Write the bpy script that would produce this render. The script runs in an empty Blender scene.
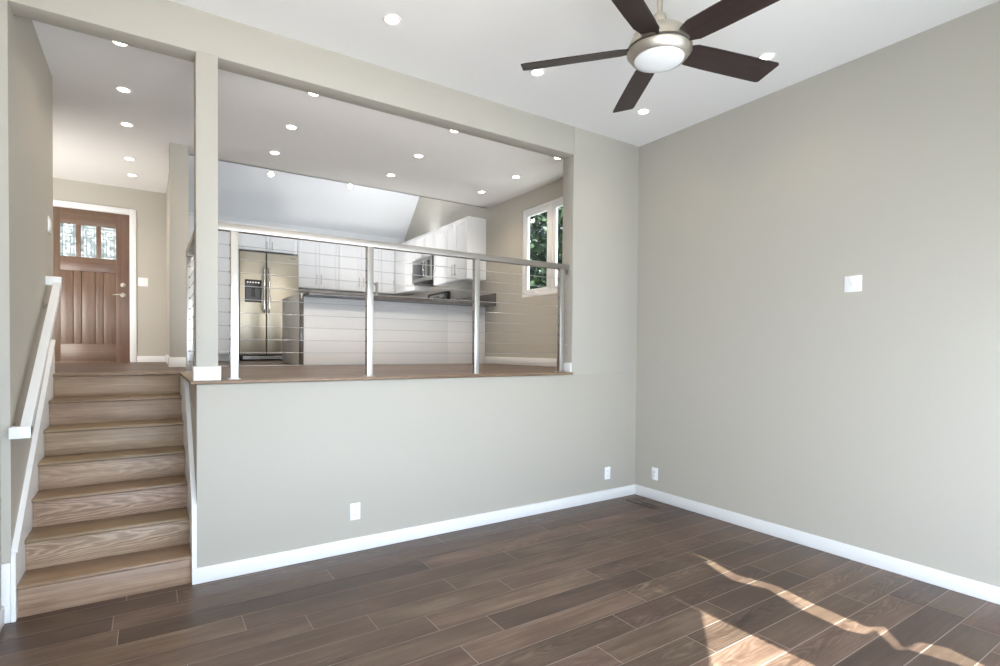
import bpy, bmesh, math, random
from mathutils import Vector, Matrix
random.seed(7)
S = bpy.context.scene
COL = S.collection

# ------------------------------------------------------------------ camera
cd = bpy.data.cameras.new('camera')
cam = bpy.data.objects.new('camera', cd); COL.objects.link(cam)
cd.sensor_width = 36.0; cd.sensor_fit = 'HORIZONTAL'
cd.lens = 533.63 / 1000 * 36
cd.shift_y = 0.0249
cd.clip_start = 0.02; cd.clip_end = 300
_r = Vector((0.8349300, -0.5502994, 0.0079009)); _u = Vector((0.0024742, 0.0181091, 0.9998330)); _f = Vector((0.5503505, 0.8347710, -0.0164814))
cam.matrix_world = Matrix(((_r.x, _u.x, -_f.x, -4.3857), (_r.y, _u.y, -_f.y, -3.98144), (_r.z, _u.z, -_f.z, 1.55), (0, 0, 0, 1)))
S.camera = cam

# ------------------------------------------------------------------ view, world, sun
S.view_settings.view_transform = 'Standard'
S.view_settings.look = 'None'
S.view_settings.gamma = 1.0
S.view_settings.use_curve_mapping = False
S.view_settings.exposure = 0.66

W = bpy.data.worlds.new('sky'); S.world = W; W.use_nodes = True
wn = W.node_tree; wn.nodes.clear()
wo = wn.nodes.new('ShaderNodeOutputWorld'); wb = wn.nodes.new('ShaderNodeBackground')
wt = wn.nodes.new('ShaderNodeTexCoord'); wsx = wn.nodes.new('ShaderNodeSeparateXYZ'); wr = wn.nodes.new('ShaderNodeValToRGB')
wr.color_ramp.elements[0].position = 0.0; wr.color_ramp.elements[0].color = (0.95, 0.97, 1.0, 1)
wr.color_ramp.elements[1].position = 0.8; wr.color_ramp.elements[1].color = (0.50, 0.68, 1.0, 1)
wn.links.new(wt.outputs['Generated'], wsx.inputs[0]); wn.links.new(wsx.outputs['Z'], wr.inputs[0])
wn.links.new(wr.outputs[0], wb.inputs[0]); wn.links.new(wb.outputs[0], wo.inputs[0])
wb.inputs['Strength'].default_value = 2.6

sd = bpy.data.lights.new('sun', 'SUN'); sun = bpy.data.objects.new('sun', sd); COL.objects.link(sun)
sd.energy = 20.0; sd.color = (1.0, 0.96, 0.90); sd.angle = math.radians(0.45)
sun.rotation_euler = Vector((0, -1, 1)).to_track_quat('Z', 'Y').to_euler()   # shines from behind the viewer, 45 degrees high
DOWN_W = 11.0        # each recessed downlight, watts
DOWN_COL = (1.0, 0.84, 0.66)

def area(name, loc, aim, sx, sy, watts, col=(1, 1, 1), spread=180):
    l = bpy.data.lights.new(name, 'AREA'); l.shape = 'RECTANGLE'; l.size = sx; l.size_y = sy; l.energy = watts; l.color = col; l.spread = math.radians(spread)
    o = bpy.data.objects.new(name, l); COL.objects.link(o); o.location = loc
    o.rotation_euler = (-Vector(aim)).to_track_quat('Z', 'Y').to_euler(); return o
area('door_daylight', (-3.95, -4.50, 0.80), (0.22, 1, -0.22), 1.9, 1.4, 92, (0.67, 0.80, 1.0))
area('window_daylight', (-1.52, -4.48, 0.85), (0.15, 1, -0.25), 2.2, 1.3, 62, (0.67, 0.80, 1.0))
area('ceiling_fill', (-3.9, -4.2, 1.7), (-0.12, 0.8, 1.1), 1.2, 1.0, 28, (1.0, 0.90, 0.76), 118)  # added fill from behind the viewer, lifts the ceiling
area('kitchen_fill', (-1.75, 4.75, 1.75), (0.4, -0.5, 1), 1.4, 0.6, 28, (1.0, 0.98, 0.95), 150)  # unseen fill added behind the peninsula, brightens kitchen ceiling and gable
area('beam_fill', (-2.3, 0.24, 3.53), (0, 1, -0.75), 2.8, 0.14, 15, (1.0, 0.94, 0.86), 135)  # extra fill hidden behind the beam, lights the kitchen fronts
area('gable_fill', (-0.14, 4.9, 3.60), (0.25, 0, 1), 0.14, 2.4, 6, (0.90, 0.95, 1.0))  # invented source with no fixture, added to brighten the gable wall
area('entry_fill', (-6.0, 3.3, 2.0), (0.35, 0.8, 0.35), 0.8, 1.4, 34, (1.0, 0.97, 0.93))  # added off-view fill for the door wall and hall

# ------------------------------------------------------------------ measures (metres)
XL, XE, XC1, XC2, XR = -5.029, -4.124, -4.126, -3.998, -0.915
XW = -5.070                     # left wall of the lower room
T = 0.163                       # thickness of the dividing wall
ZF, ZH, ZC = 1.3287, 3.450, 3.722
YB = -4.6                       # wall behind the viewer
YD = 5.0                        # wall with the front door
YK = 6.25                       # kitchen back wall
YE = 3.05                       # edge of the flat ceiling
RUN, RISE = 0.237, ZF / 7
YT = 0.03 + 6 * RUN             # face of the top riser

# ------------------------------------------------------------------ materials
def mat(name, col, rough=0.5, metal=0.0, spec=0.5, bump=0.0, bscale=200.0, var=0.0, vscale=3.0, coat=0.0):
    m = bpy.data.materials.new(name); m.use_nodes = True
    n = m.node_tree; b = n.nodes['Principled BSDF']
    b.inputs['Base Color'].default_value = (*col, 1); b.inputs['Roughness'].default_value = rough
    b.inputs['Metallic'].default_value = metal; b.inputs['Specular IOR Level'].default_value = spec
    b.inputs['Coat Weight'].default_value = coat
    tc = n.nodes.new('ShaderNodeTexCoord')
    if bump:
        t = n.nodes.new('ShaderNodeTexNoise'); t.inputs['Scale'].default_value = bscale; t.inputs['Detail'].default_value = 3
        bp = n.nodes.new('ShaderNodeBump'); bp.inputs['Strength'].default_value = bump; bp.inputs['Distance'].default_value = 0.002
        n.links.new(tc.outputs['Object'], t.inputs['Vector']); n.links.new(t.outputs['Fac'], bp.inputs['Height']); n.links.new(bp.outputs[0], b.inputs['Normal'])
    if var:
        t = n.nodes.new('ShaderNodeTexNoise'); t.inputs['Scale'].default_value = vscale; t.inputs['Detail'].default_value = 4
        r = n.nodes.new('ShaderNodeValToRGB')
        r.color_ramp.elements[0].color = (*[c * (1 - var) for c in col], 1); r.color_ramp.elements[1].color = (*[min(1, c * (1 + var)) for c in col], 1)
        n.links.new(tc.outputs['Object'], t.inputs['Vector']); n.links.new(t.outputs['Fac'], r.inputs[0]); n.links.new(r.outputs[0], b.inputs['Base Color'])
    return m

def brushed(name, col, rough=0.28, axis='Z', amount=0.25):
    m = mat(name, col, rough, 1.0); n = m.node_tree; b = n.nodes['Principled BSDF']
    tc = n.nodes.new('ShaderNodeTexCoord'); mp = n.nodes.new('ShaderNodeMapping'); t = n.nodes.new('ShaderNodeTexNoise')
    mp.inputs['Scale'].default_value = {'Z': (220, 220, 1.2), 'X': (1.2, 220, 220), 'Y': (220, 1.2, 220)}[axis]
    t.inputs['Scale'].default_value = 1.0; t.inputs['Detail'].default_value = 3
    r = n.nodes.new('ShaderNodeMapRange'); r.inputs['To Min'].default_value = rough * (1 - amount); r.inputs['To Max'].default_value = rough * (1 + amount)
    n.links.new(tc.outputs['Object'], mp.inputs[0]); n.links.new(mp.outputs[0], t.inputs['Vector']); n.links.new(t.outputs['Fac'], r.inputs['Value']); n.links.new(r.outputs[0], b.inputs['Roughness'])
    return m

def emit(name, col, strength):
    m = bpy.data.materials.new(name); m.use_nodes = True; n = m.node_tree; n.nodes.clear()
    o = n.nodes.new('ShaderNodeOutputMaterial'); e = n.nodes.new('ShaderNodeEmission')
    e.inputs[0].default_value = (*col, 1); e.inputs[1].default_value = strength; n.links.new(e.outputs[0], o.inputs[0]); return m

def wood(name, dark, mid, light, rough=0.36, plank_var=0.30, grain=1.0, cathedral=0.45, lime=0.0):
    """Brushed oak: u runs along the board, v across it (UV map); a random value per board tones it."""
    m = bpy.data.materials.new(name); m.use_nodes = True; n = m.node_tree; b = n.nodes['Principled BSDF']; L = n.links.new; N = n.nodes.new
    def mth(op, a, b_=None, c_=None):
        q = N('ShaderNodeMath'); q.operation = op
        for i, v in enumerate((a, b_, c_)):
            if v is None: continue
            if isinstance(v, (int, float)): q.inputs[i].default_value = v
            else: L(v, q.inputs[i])
        return q.outputs[0]
    uv = N('ShaderNodeUVMap'); uv.uv_map = 'UVMap'; gv = N('ShaderNodeUVMap'); gv.uv_map = 'grain'
    at = N('ShaderNodeAttribute'); at.attribute_name = 'board'
    def noise(scale, detail, rgh=0.55):
        mp = N('ShaderNodeMapping'); mp.inputs['Scale'].default_value = scale; L(uv.outputs[0], mp.inputs[0])
        t = N('ShaderNodeTexNoise'); t.inputs['Scale'].default_value = 1.0; t.inputs['Detail'].default_value = detail; t.inputs['Roughness'].default_value = rgh
        L(mp.outputs[0], t.inputs['Vector']); return t.outputs['Fac']
    pores = noise((5.0, 190, 1), 4, 0.6)        # short fine streaks
    streak = noise((0.9, 34, 1), 5, 0.6)        # long soft streaks
    cloud = noise((1.6, 5.5, 1), 3)             # slow toning
    warp = noise((2.6, 13, 1), 3)
    sx = N('ShaderNodeSeparateXYZ'); L(gv.outputs[0], sx.inputs[0])
    # growth rings cut flat: nested arches along the board
    phi = mth('MULTIPLY_ADD', mth('MULTIPLY', sx.outputs['Y'], sx.outputs['Y']), 620.0, mth('MULTIPLY', sx.outputs['X'], 5.5))
    phi = mth('MULTIPLY_ADD', warp, 5.0, phi)
    ring = mth('MULTIPLY_ADD', mth('SINE', mth('MULTIPLY', phi, 6.2832)), 0.5, 0.5)
    ring = mth('POWER', ring, 1.6)
    sel = N('ShaderNodeMapRange'); sel.inputs['From Min'].default_value = 0.35; sel.inputs['From Max'].default_value = 0.8; sel.inputs['To Min'].default_value = 0.12; sel.inputs['To Max'].default_value = 1.0
    L(mth('FRACT', mth('MULTIPLY', at.outputs['Fac'], 13.7)), sel.inputs['Value'])
    fig = mth('MULTIPLY', mth('SUBTRACT', ring, 0.45), mth('MULTIPLY', sel.outputs[0], cathedral))
    f1 = mth('ADD', mth('MULTIPLY', pores, 0.22), mth('MULTIPLY', streak, 0.42))
    f2 = mth('ADD', f1, mth('MULTIPLY', cloud, 0.36))
    mxo = mth('ADD', f2, fig)
    ramp = N('ShaderNodeValToRGB'); e = ramp.color_ramp.elements
    e[0].position = 0.5 - 0.16 * grain; e[0].color = (*dark, 1); e[1].position = 0.5 + 0.20 * grain; e[1].color = (*light, 1)
    x = ramp.color_ramp.elements.new(0.5); x.color = (*mid, 1)
    L(mxo, ramp.inputs[0])
    hs = N('ShaderNodeHueSaturation'); vr = N('ShaderNodeMapRange'); vr.inputs['To Min'].default_value = 1 - plank_var; vr.inputs['To Max'].default_value = 1 + plank_var
    L(at.outputs['Fac'], vr.inputs['Value']); L(vr.outputs[0], hs.inputs['Value']); L(ramp.outputs[0], hs.inputs['Color'])
    hr = N('ShaderNodeMath'); hr.operation = 'MULTIPLY_ADD'; hr.inputs[1].default_value = 0.016; hr.inputs[2].default_value = 0.492
    fr = N('ShaderNodeMath'); fr.operation = 'FRACT'; f7 = N('ShaderNodeMath'); f7.operation = 'MULTIPLY'; f7.inputs[1].default_value = 7.31
    L(at.outputs['Fac'], f7.inputs[0]); L(f7.outputs[0], fr.inputs[0]); L(fr.outputs[0], hr.inputs[0]); L(hr.outputs[0], hs.inputs['Hue'])
    L(hs.outputs[0], b.inputs['Base Color'])
    rr = N('ShaderNodeMapRange'); rr.inputs['To Min'].default_value = rough - 0.08; rr.inputs['To Max'].default_value = rough + 0.14
    L(streak, rr.inputs['Value']); L(rr.outputs[0], b.inputs['Roughness'])
    bp = N('ShaderNodeBump'); bp.inputs['Strength'].default_value = 0.12; bp.inputs['Distance'].default_value = 0.002
    L(mxo, bp.inputs['Height']); L(bp.outputs[0], b.inputs['Normal'])
    b.inputs['Specular IOR Level'].default_value = 0.5
    return m

def glass(name, tint=(0.9, 0.95, 0.95), rough=0.0, gloss=0.08, bump=0.0):
    """Thin pane: mostly clear, a little mirror."""
    m = bpy.data.materials.new(name); m.use_nodes = True; n = m.node_tree; n.nodes.clear()
    o = n.nodes.new('ShaderNodeOutputMaterial'); t = n.nodes.new('ShaderNodeBsdfTransparent'); g = n.nodes.new('ShaderNodeBsdfGlossy'); x = n.nodes.new('ShaderNodeMixShader')
    t.inputs[0].default_value = (*tint, 1); g.inputs['Roughness'].default_value = rough; x.inputs[0].default_value = gloss
    n.links.new(t.outputs[0], x.inputs[1]); n.links.new(g.outputs[0], x.inputs[2]); n.links.new(x.outputs[0], o.inputs[0]); return m

def textured_glass(name):
    m = bpy.data.materials.new(name); m.use_nodes = True; n = m.node_tree; n.nodes.clear(); N = n.nodes.new; L = n.links.new
    o = N('ShaderNodeOutputMaterial'); t = N('ShaderNodeBsdfTransparent'); d = N('ShaderNodeBsdfTranslucent'); x = N('ShaderNodeMixShader')
    v = N('ShaderNodeTexVoronoi'); v.inputs['Scale'].default_value = 26; tc = N('ShaderNodeTexCoord'); r = N('ShaderNodeValToRGB')
    r.color_ramp.elements[0].color = (0.10, 0.14, 0.10, 1); r.color_ramp.elements[1].color = (0.85, 0.85, 0.82, 1)
    L(tc.outputs['Object'], v.inputs['Vector']); L(v.outputs['Color'], r.inputs[0]); L(r.outputs[0], t.inputs[0])
    d.inputs[0].default_value = (0.85, 0.88, 0.86, 1); x.inputs[0].default_value = 0.45
    L(t.outputs[0], x.inputs[1]); L(d.outputs[0], x.inputs[2]); L(x.outputs[0], o.inputs[0]); return m

def sheer(name, col, fac=0.55):
    m = bpy.data.materials.new(name); m.use_nodes = True; n = m.node_tree; n.nodes.clear(); N = n.nodes.new; L = n.links.new
    o = N('ShaderNodeOutputMaterial'); d = N('ShaderNodeBsdfDiffuse'); t = N('ShaderNodeBsdfTranslucent'); x = N('ShaderNodeMixShader')
    d.inputs[0].default_value = (*col, 1); t.inputs[0].default_value = (*col, 1); x.inputs[0].default_value = fac
    L(d.outputs[0], x.inputs[1]); L(t.outputs[0], x.inputs[2]); L(x.outputs[0], o.inputs[0]); return m

M = {}
M['wall'] = mat('greige_paint', (0.462, 0.434, 0.378), 0.55, spec=0.35, bump=0.06, bscale=260)
M['ceil'] = mat('ceiling_paint', (0.80, 0.785, 0.765), 0.7, spec=0.3, bump=0.05, bscale=220)
M['trim'] = mat('white_trim_paint', (0.79, 0.79, 0.785), 0.32, spec=0.5, bump=0.03, bscale=120)
M['vault'] = mat('vault_white_paint', (0.78, 0.79, 0.80), 0.7, spec=0.3, bump=0.05, bscale=220)
M['floor'] = wood('brushed_oak_floor', (0.053, 0.031, 0.020), (0.103, 0.063, 0.043), (0.210, 0.149, 0.111), 0.38, 0.34, 1.0, 0.13)
M['stair'] = wood('brushed_oak_stair', (0.180, 0.112, 0.068), (0.320, 0.214, 0.138), (0.49, 0.365, 0.258), 0.45, 0.14, 1.0, 0.17)
M['tread'] = wood('brushed_oak_tread', (0.125, 0.080, 0.046), (0.235, 0.157, 0.094), (0.350, 0.245, 0.155), 0.36, 0.14, 1.1, 0.12)
M['door'] = wood('stained_door_wood', (0.085, 0.048, 0.031), (0.150, 0.091, 0.062), (0.21, 0.135, 0.098), 0.32, 0.08, 1.3, 0.04)
M['blade'] = wood('walnut_blade', (0.016, 0.010, 0.009), (0.030, 0.020, 0.018), (0.048, 0.034, 0.030), 0.34, 0.08, 1.2, 0.05)
M['seam'] = mat('bevel_glint_seam', (0.40, 0.335, 0.29), 0.5)  # pale tone paints in the light caught on plank bevels
M['steel'] = brushed('brushed_steel', (0.60, 0.59, 0.57), 0.34, 'Z')
M['mwsteel'] = brushed('appliance_steel', (0.40, 0.39, 0.37), 0.36, 'Y')
M['rail'] = brushed('brushed_rail_steel', (0.44, 0.41, 0.38), 0.48, 'X')
M['fridge'] = brushed('fridge_steel', (0.42, 0.385, 0.31), 0.36, 'X')
M['nickel'] = brushed('brushed_nickel', (0.48, 0.445, 0.39), 0.44, 'Z', 0.5)
M['chrome'] = mat('chrome', (0.8, 0.8, 0.8), 0.12, 1.0)
M['cable'] = mat('steel_cable', (0.55, 0.55, 0.56), 0.35, 0.9)
M['cab'] = mat('white_lacquer', (0.80, 0.80, 0.80), 0.30, spec=0.5, bump=0.015, bscale=40)
M['panel'] = mat('pale_panel', (0.74, 0.73, 0.72), 0.38, spec=0.5, bump=0.015, bscale=40)
M['stone'] = mat('dark_quartz', (0.105, 0.092, 0.084), 0.14, spec=0.5, var=0.35, vscale=60)
M['splash'] = mat('grey_tile', (0.40, 0.385, 0.35), 0.3, bump=0.04, bscale=30, var=0.06, vscale=12)
M['black'] = mat('black_plastic', (0.02, 0.02, 0.022), 0.25, bump=0.02, bscale=80)
M['dark'] = mat('dark_grey_plastic', (0.07, 0.07, 0.075), 0.35, bump=0.02, bscale=80)
M['plate'] = mat('white_plastic', (0.86, 0.86, 0.86), 0.3, bump=0.01, bscale=50)
M['slot'] = mat('slot_shadow_plastic', (0.05, 0.05, 0.05), 0.5)
M['vent'] = mat('bronze_vent', (0.085, 0.062, 0.048), 0.45, 0.3, var=0.2, vscale=30)
M['glass'] = glass('window_glass', gloss=0.02)
M['lite'] = textured_glass('leaded_lite_glass')
M['lead'] = mat('lead_came', (0.30, 0.31, 0.31), 0.4, 0.6)
M['dglass'] = mat('smoked_glass', (0.012, 0.013, 0.015), 0.08, spec=0.6)
M['lens'] = emit('lamp_lens_glow', (1.0, 0.90, 0.76), 14.0)
M['lamp_ring'] = mat('lamp_trim_white', (0.82, 0.78, 0.74), 0.35)
M['opal'] = mat('opal_glass', (0.60, 0.60, 0.595), 0.55, spec=0.2)
M['leaf'] = mat('dark_leaf', (0.028, 0.050, 0.022), 0.5, var=0.5, vscale=6)
M['leaf'].node_tree.nodes['Principled BSDF'].inputs['Specular IOR Level'].default_value = 0.3
M['bark'] = mat('bark', (0.09, 0.065, 0.045), 0.8, bump=0.5, bscale=20, var=0.3, vscale=8)
M['ground'] = mat('pale_paving', (0.42, 0.40, 0.37), 0.8, bump=0.1, bscale=15, var=0.1, vscale=2)
M['siding'] = mat('outer_stucco', (0.55, 0.52, 0.47), 0.8, bump=0.2, bscale=60)
M['sheer'] = sheer('sheer_gobo', (0.80, 0.79, 0.78), 0.5)
M['diffuser'] = sheer('skylight_acrylic', (0.36, 0.38, 0.41), 0.75)
M['groove'] = mat('seam_groove', (0.10, 0.10, 0.10), 0.6)

M['blade'].node_tree.nodes['Principled BSDF'].inputs['Specular IOR Level'].default_value = 0.2

# ------------------------------------------------------------------ mesh builder
class MB:
    def __init__(s):
        s.bm = bmesh.new(); s.uv = s.bm.loops.layers.uv.new('UVMap'); s.gr = s.bm.loops.layers.uv.new('grain'); s.bd = s.bm.faces.layers.float.new('board')
    def _fin(s, faces, long_axis=None, rnd=None, smooth=False):
        ou, ov, oc = random.uniform(0, 40), random.uniform(0, 40), random.uniform(-0.03, 0.03)
        cen = sum((f.calc_center_median() for f in faces), Vector((0, 0, 0))) / max(1, len(faces))
        r = random.random() if rnd is None else rnd
        for f in faces:
            f[s.bd] = r; f.smooth = smooth
            if long_axis is not None:
                for l in f.loops:
                    c = l.vert.co
                    u = c[long_axis]; v = sum(c[i] for i in range(3) if i != long_axis)
                    l[s.uv].uv = (u + ou, v + ov); l[s.gr].uv = (u + ou, v - sum(cen[i] for i in range(3) if i != long_axis) + oc)
    def box(s, x0, x1, y0, y1, z0, z1, bev=0.0, long=None, rnd=None, seg=2):
        x0, x1 = sorted((x0, x1)); y0, y1 = sorted((y0, y1)); z0, z1 = sorted((z0, z1))
        old = set(s.bm.faces)
        vs = [s.bm.verts.new((x, y, z)) for x in (x0, x1) for y in (y0, y1) for z in (z0, z1)]
        idx = [(0, 1, 3, 2), (4, 6, 7, 5), (0, 4, 5, 1), (2, 3, 7, 6), (0, 2, 6, 4), (1, 5, 7, 3)]
        fs = [s.bm.faces.new([vs[i] for i in q]) for q in idx]
        if bev > 0:
            es = set(e for f in fs for e in f.edges)
            bmesh.ops.bevel(s.bm, geom=list(es), offset=bev, segments=seg, affect='EDGES', profile=0.5)
        fs = [f for f in s.bm.faces if f not in old]
        s._fin(fs, long, rnd); return s
    def poly_prism(s, pts, ext, long=None, rnd=None):
        """pts: ring of 3-D points; ext: extrusion vector."""
        ext = Vector(ext); a = [s.bm.verts.new(p) for p in pts]; b = [s.bm.verts.new(Vector(p) + ext) for p in pts]
        n = len(pts); fs = [s.bm.faces.new(a[::-1]), s.bm.faces.new(b)]
        for i in range(n): fs.append(s.bm.faces.new((a[i], a[(i + 1) % n], b[(i + 1) % n], b[i])))
        bmesh.ops.recalc_face_normals(s.bm, faces=fs); s._fin(fs, long, rnd); return s
    def tube(s, pts, r, seg=10, cap=True):
        """swept tube along a list of points, radius r (number or list)."""
        pts = [Vector(p) for p in pts]; rings = []; up = None
        for i, p in enumerate(pts):
            d = (pts[min(i + 1, len(pts) - 1)] - pts[max(i - 1, 0)]).normalized()
            if up is None: up = Vector((0, 0, 1)) if abs(d.z) < 0.9 else Vector((1, 0, 0))
            a = d.cross(up).normalized(); bb = a.cross(d).normalized(); up = bb
            rr = r[i] if isinstance(r, (list, tuple)) else r
            rings.append([s.bm.verts.new(p + a * rr * math.cos(t) + bb * rr * math.sin(t)) for t in [2 * math.pi * k / seg for k in range(seg)]])
        fs = []
        for i in range(len(rings) - 1):
            for k in range(seg): fs.append(s.bm.faces.new((rings[i][k], rings[i][(k + 1) % seg], rings[i + 1][(k + 1) % seg], rings[i + 1][k])))
        s._fin(fs, None, None, True)
        if cap:
            c = [s.bm.faces.new(rings[0][::-1]), s.bm.faces.new(rings[-1])]; s._fin(c)
        bmesh.ops.recalc_face_normals(s.bm, faces=list(s.bm.faces)); return s
    def lathe(s, prof, origin=(0, 0, 0), seg=32, mtx=None):
        """prof: (radius, height) pairs turned about +Z, then moved by mtx and origin."""
        o = Vector(origin); rings = []
        for r, h in prof:
            if r < 1e-6: pts = [Vector((0, 0, h))]
            else: pts = [Vector((r * math.cos(2 * math.pi * k / seg), r * math.sin(2 * math.pi * k / seg), h)) for k in range(seg)]
            rings.append([s.bm.verts.new((mtx @ p if mtx else p) + o) for p in pts])
        fs = []
        for a, b in zip(rings, rings[1:]):
            for k in range(seg):
                k2 = (k + 1) % seg
                if len(a) == 1 and len(b) == 1: continue
                if len(a) == 1: fs.append(s.bm.faces.new((a[0], b[k2], b[k])))
                elif len(b) == 1: fs.append(s.bm.faces.new((a[k], a[k2], b[0])))
                else: fs.append(s.bm.faces.new((a[k], a[k2], b[k2], b[k])))
        s._fin(fs, None, None, True); bmesh.ops.recalc_face_normals(s.bm, faces=fs); return s
    def quad(s, p, uvs=None, rnd=None, grs=None):
        f = s.bm.faces.new([s.bm.verts.new(q) for q in p]); f[s.bd] = random.random() if rnd is None else rnd
        if uvs:
            for l, t, g in zip(f.loops, uvs, grs or uvs): l[s.uv].uv = t; l[s.gr].uv = g
        return s
    def build(s, name, m, parent=None, autosmooth=True):
        off = wloc(parent) if parent else Vector((0, 0, 0))
        if off.length > 0:
            for v in s.bm.verts: v.co -= off
        me = bpy.data.meshes.new(name); s.bm.to_mesh(me); s.bm.free(); me.materials.append(m)
        if autosmooth:
            try: me.set_sharp_from_angle(angle=math.radians(40))
            except Exception: pass
        o = bpy.data.objects.new(name, me); COL.objects.link(o)
        if parent: o.parent = parent
        return o

def wloc(o):
    v = Vector((0, 0, 0))
    while o: v += o.location; o = o.parent
    return v
def thing(name, label, cat, loc, group=None, kind=None):
    o = bpy.data.objects.new(name, None); o.empty_display_size = 0.1; COL.objects.link(o); o.location = loc
    o['label'] = label; o['category'] = cat
    if group: o['group'] = group
    if kind: o['kind'] = kind
    return o
def tag(o, label, cat, group=None, kind=None):
    o['label'] = label; o['category'] = cat
    if group: o['group'] = group
    if kind: o['kind'] = kind
    return o
def struct(o, label, cat): return tag(o, label, cat, None, 'structure')
def copy_tree(o, loc=None, parent=None, label=None):
    c = o.copy(); COL.objects.link(c); c.parent = parent
    if loc is not None: c.location = loc
    if label: c['label'] = label
    for ch in list(o.children): copy_tree(ch, None, c)
    return c

# ================================================================== SETTING
# lower floor: planks of 0.191 m, joints where the photograph shows them
def planks(name, y0, x0, x1, ymin, ymax, z, thick, m, joints=None, clip=None, w=0.191, gap=0.0042, parent=None):
    b = MB(); row = 0; y = y0; g = gap / 2
    while y > ymin - w:
        ya, yb = max(y - w, ymin), min(y, ymax)
        if yb - ya > 0.005:
            js = list((joints or {}).get(row, []))
            if not js:
                js = [x0 + random.uniform(0.2, 1.7)]
            js.sort(); xs = [js[0]]
            while xs[0] > x0: xs.insert(0, xs[0] - random.choice((0.9, 1.2, 1.5, 1.8)))
            for j in js[1:]:
                xs.append(j)
            while xs[-1] < x1: xs.append(xs[-1] + random.choice((0.9, 1.2, 1.5, 1.8, 2.1)))
            for a, c in zip(xs, xs[1:]):
                a, c = max(a, x0), min(c, x1)
                if c - a < 0.01: continue
                ou, ov, oc, fl_ = random.uniform(0, 40), random.uniform(0, 40), random.uniform(-0.05, 0.05), random.choice((-1, 1))
                b.quad([(a + g, ya + g, z), (c - g, ya + g, z), (c - g, yb - g, z), (a + g, yb - g, z)],
                       [(a + ou, ya + ov), (c + ou, ya + ov), (c + ou, yb + ov), (a + ou, yb + ov)], None,
                       [(a * fl_ + ou, -w / 2 + oc), (c * fl_ + ou, -w / 2 + oc), (c * fl_ + ou, w / 2 + oc), (a * fl_ + ou, w / 2 + oc)])
        y -= w; row += 1
    return b.build(name, m, parent)

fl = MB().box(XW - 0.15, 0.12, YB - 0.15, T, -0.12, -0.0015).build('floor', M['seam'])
struct(fl, 'brown oak plank floor of the lower room', 'floor')
J = {0: [-4.24, -2.42], 1: [-4.555, -3.35, -1.52], 2: [-2.725, -1.2], 3: [-3.94, -2.118, -0.6], 4: [-3.63, -2.73, -1.21], 5: [-3.33, -2.425, -0.9],
     6: [-3.05, -1.82, -0.61], 7: [-2.75, -1.52], 8: [-3.03, -1.82, -0.91], 9: [-2.12, -0.75], 10: [-2.43, -1.51, -0.62], 11: [-1.95, -1.05], 12: [-1.6, -0.7]}
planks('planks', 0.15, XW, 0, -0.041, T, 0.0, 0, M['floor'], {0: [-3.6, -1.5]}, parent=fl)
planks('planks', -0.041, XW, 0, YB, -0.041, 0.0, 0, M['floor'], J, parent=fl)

# upper floor (landing, hall, kitchen)
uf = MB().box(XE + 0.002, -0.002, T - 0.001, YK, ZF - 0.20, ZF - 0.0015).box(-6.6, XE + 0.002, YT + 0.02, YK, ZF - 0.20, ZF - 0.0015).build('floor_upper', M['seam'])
struct(uf, 'raised brown oak floor of the hall and kitchen', 'floor')
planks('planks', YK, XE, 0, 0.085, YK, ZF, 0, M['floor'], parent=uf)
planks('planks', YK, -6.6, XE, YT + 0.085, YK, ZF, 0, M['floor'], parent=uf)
def nosing_board(b, x0, x1, y0, y1, rnd=None):
    b.box(x0, x1, y0, y1, ZF - 0.024, ZF + 0.001, 0.008, 0, rnd)
nb = MB(); nosing_board(nb, -4.160, XR + 0.004, -0.020, 0.085, 0.55); o = nb.build('trim_1', M['tread']); struct(o, 'oak nosing board along the kitchen floor edge', 'trim')
o = MB().box(-4.160, XE + 0.04, 0.086, YT - 0.03, ZF - 0.024, ZF + 0.001, 0.008, 1, 0.4).build('trim_2', M['tread']); struct(o, 'oak nosing board along the side of the stairwell', 'trim')

# walls
def wall(name, boxes, m, label, bev=0.0):
    b = MB()
    for q in boxes: b.box(*q, bev=bev)
    return struct(b.build(name, m), label, 'wall')
wall('wall_divider', [(XE, 0, 0, T, 0, ZF - 0.026)], M['wall'], 'half-height wall under the raised kitchen floor', 0.004)
wall('wall_divider_right', [(XR, 0, 0, T, ZF - 0.03, ZC + 0.02)], M['wall'], 'solid wall right of the railed opening', 0.004)
wall('wall_header', [(XW, XR + 0.01, 0, T, ZH, ZC + 0.02)], M['wall'], 'beam across the top of both openings', 0.004)
wall('wall_column', [(XC1, XC2, 0, T, ZF, ZH + 0.01)], M['wall'], 'square column between the stair opening and the railed opening', 0.004)
wall('wall_stub', [(XW - 0.12, XL - 0.001, 0, T, 0, ZC + 0.02)], M['wall'], 'narrow wall end left of the stair opening', 0.0)
wall('wall_stairwell', [(XE, XE + 0.12, T - 0.002, YT + 0.02, 0, ZF - 0.2)], M['wall'], 'low wall along the right side of the stairs')
wall('wall_hall', [(XL - 0.13, XL, 0.0006, 1.66, 0, ZC + 0.02)], M['wall'], 'taupe-looking wall along the left side of the stairs', 0.0)
wall('wall_left', [(XW - 0.15, XW, YB, 0.02, 0, ZC + 0.02)], M['wall'], 'left wall of the lower room')
WY0, WY1, WZ0, WZ1 = 0.885, 2.135, 2.275, 3.495
wall('wall_right', [(0, 0.14, YB - 0.15, WY0, -0.1, 6.6), (0, 0.14, WY1, YK + 0.15, -0.1, 6.6), (0, 0.14, WY0, WY1, -0.1, WZ0), (0, 0.14, WY0, WY1, WZ1, 6.6)],
     M['wall'], 'long greige wall on the right')
DX0, DX1, DZ1 = -5.512, -4.592, ZF + 2.035
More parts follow.
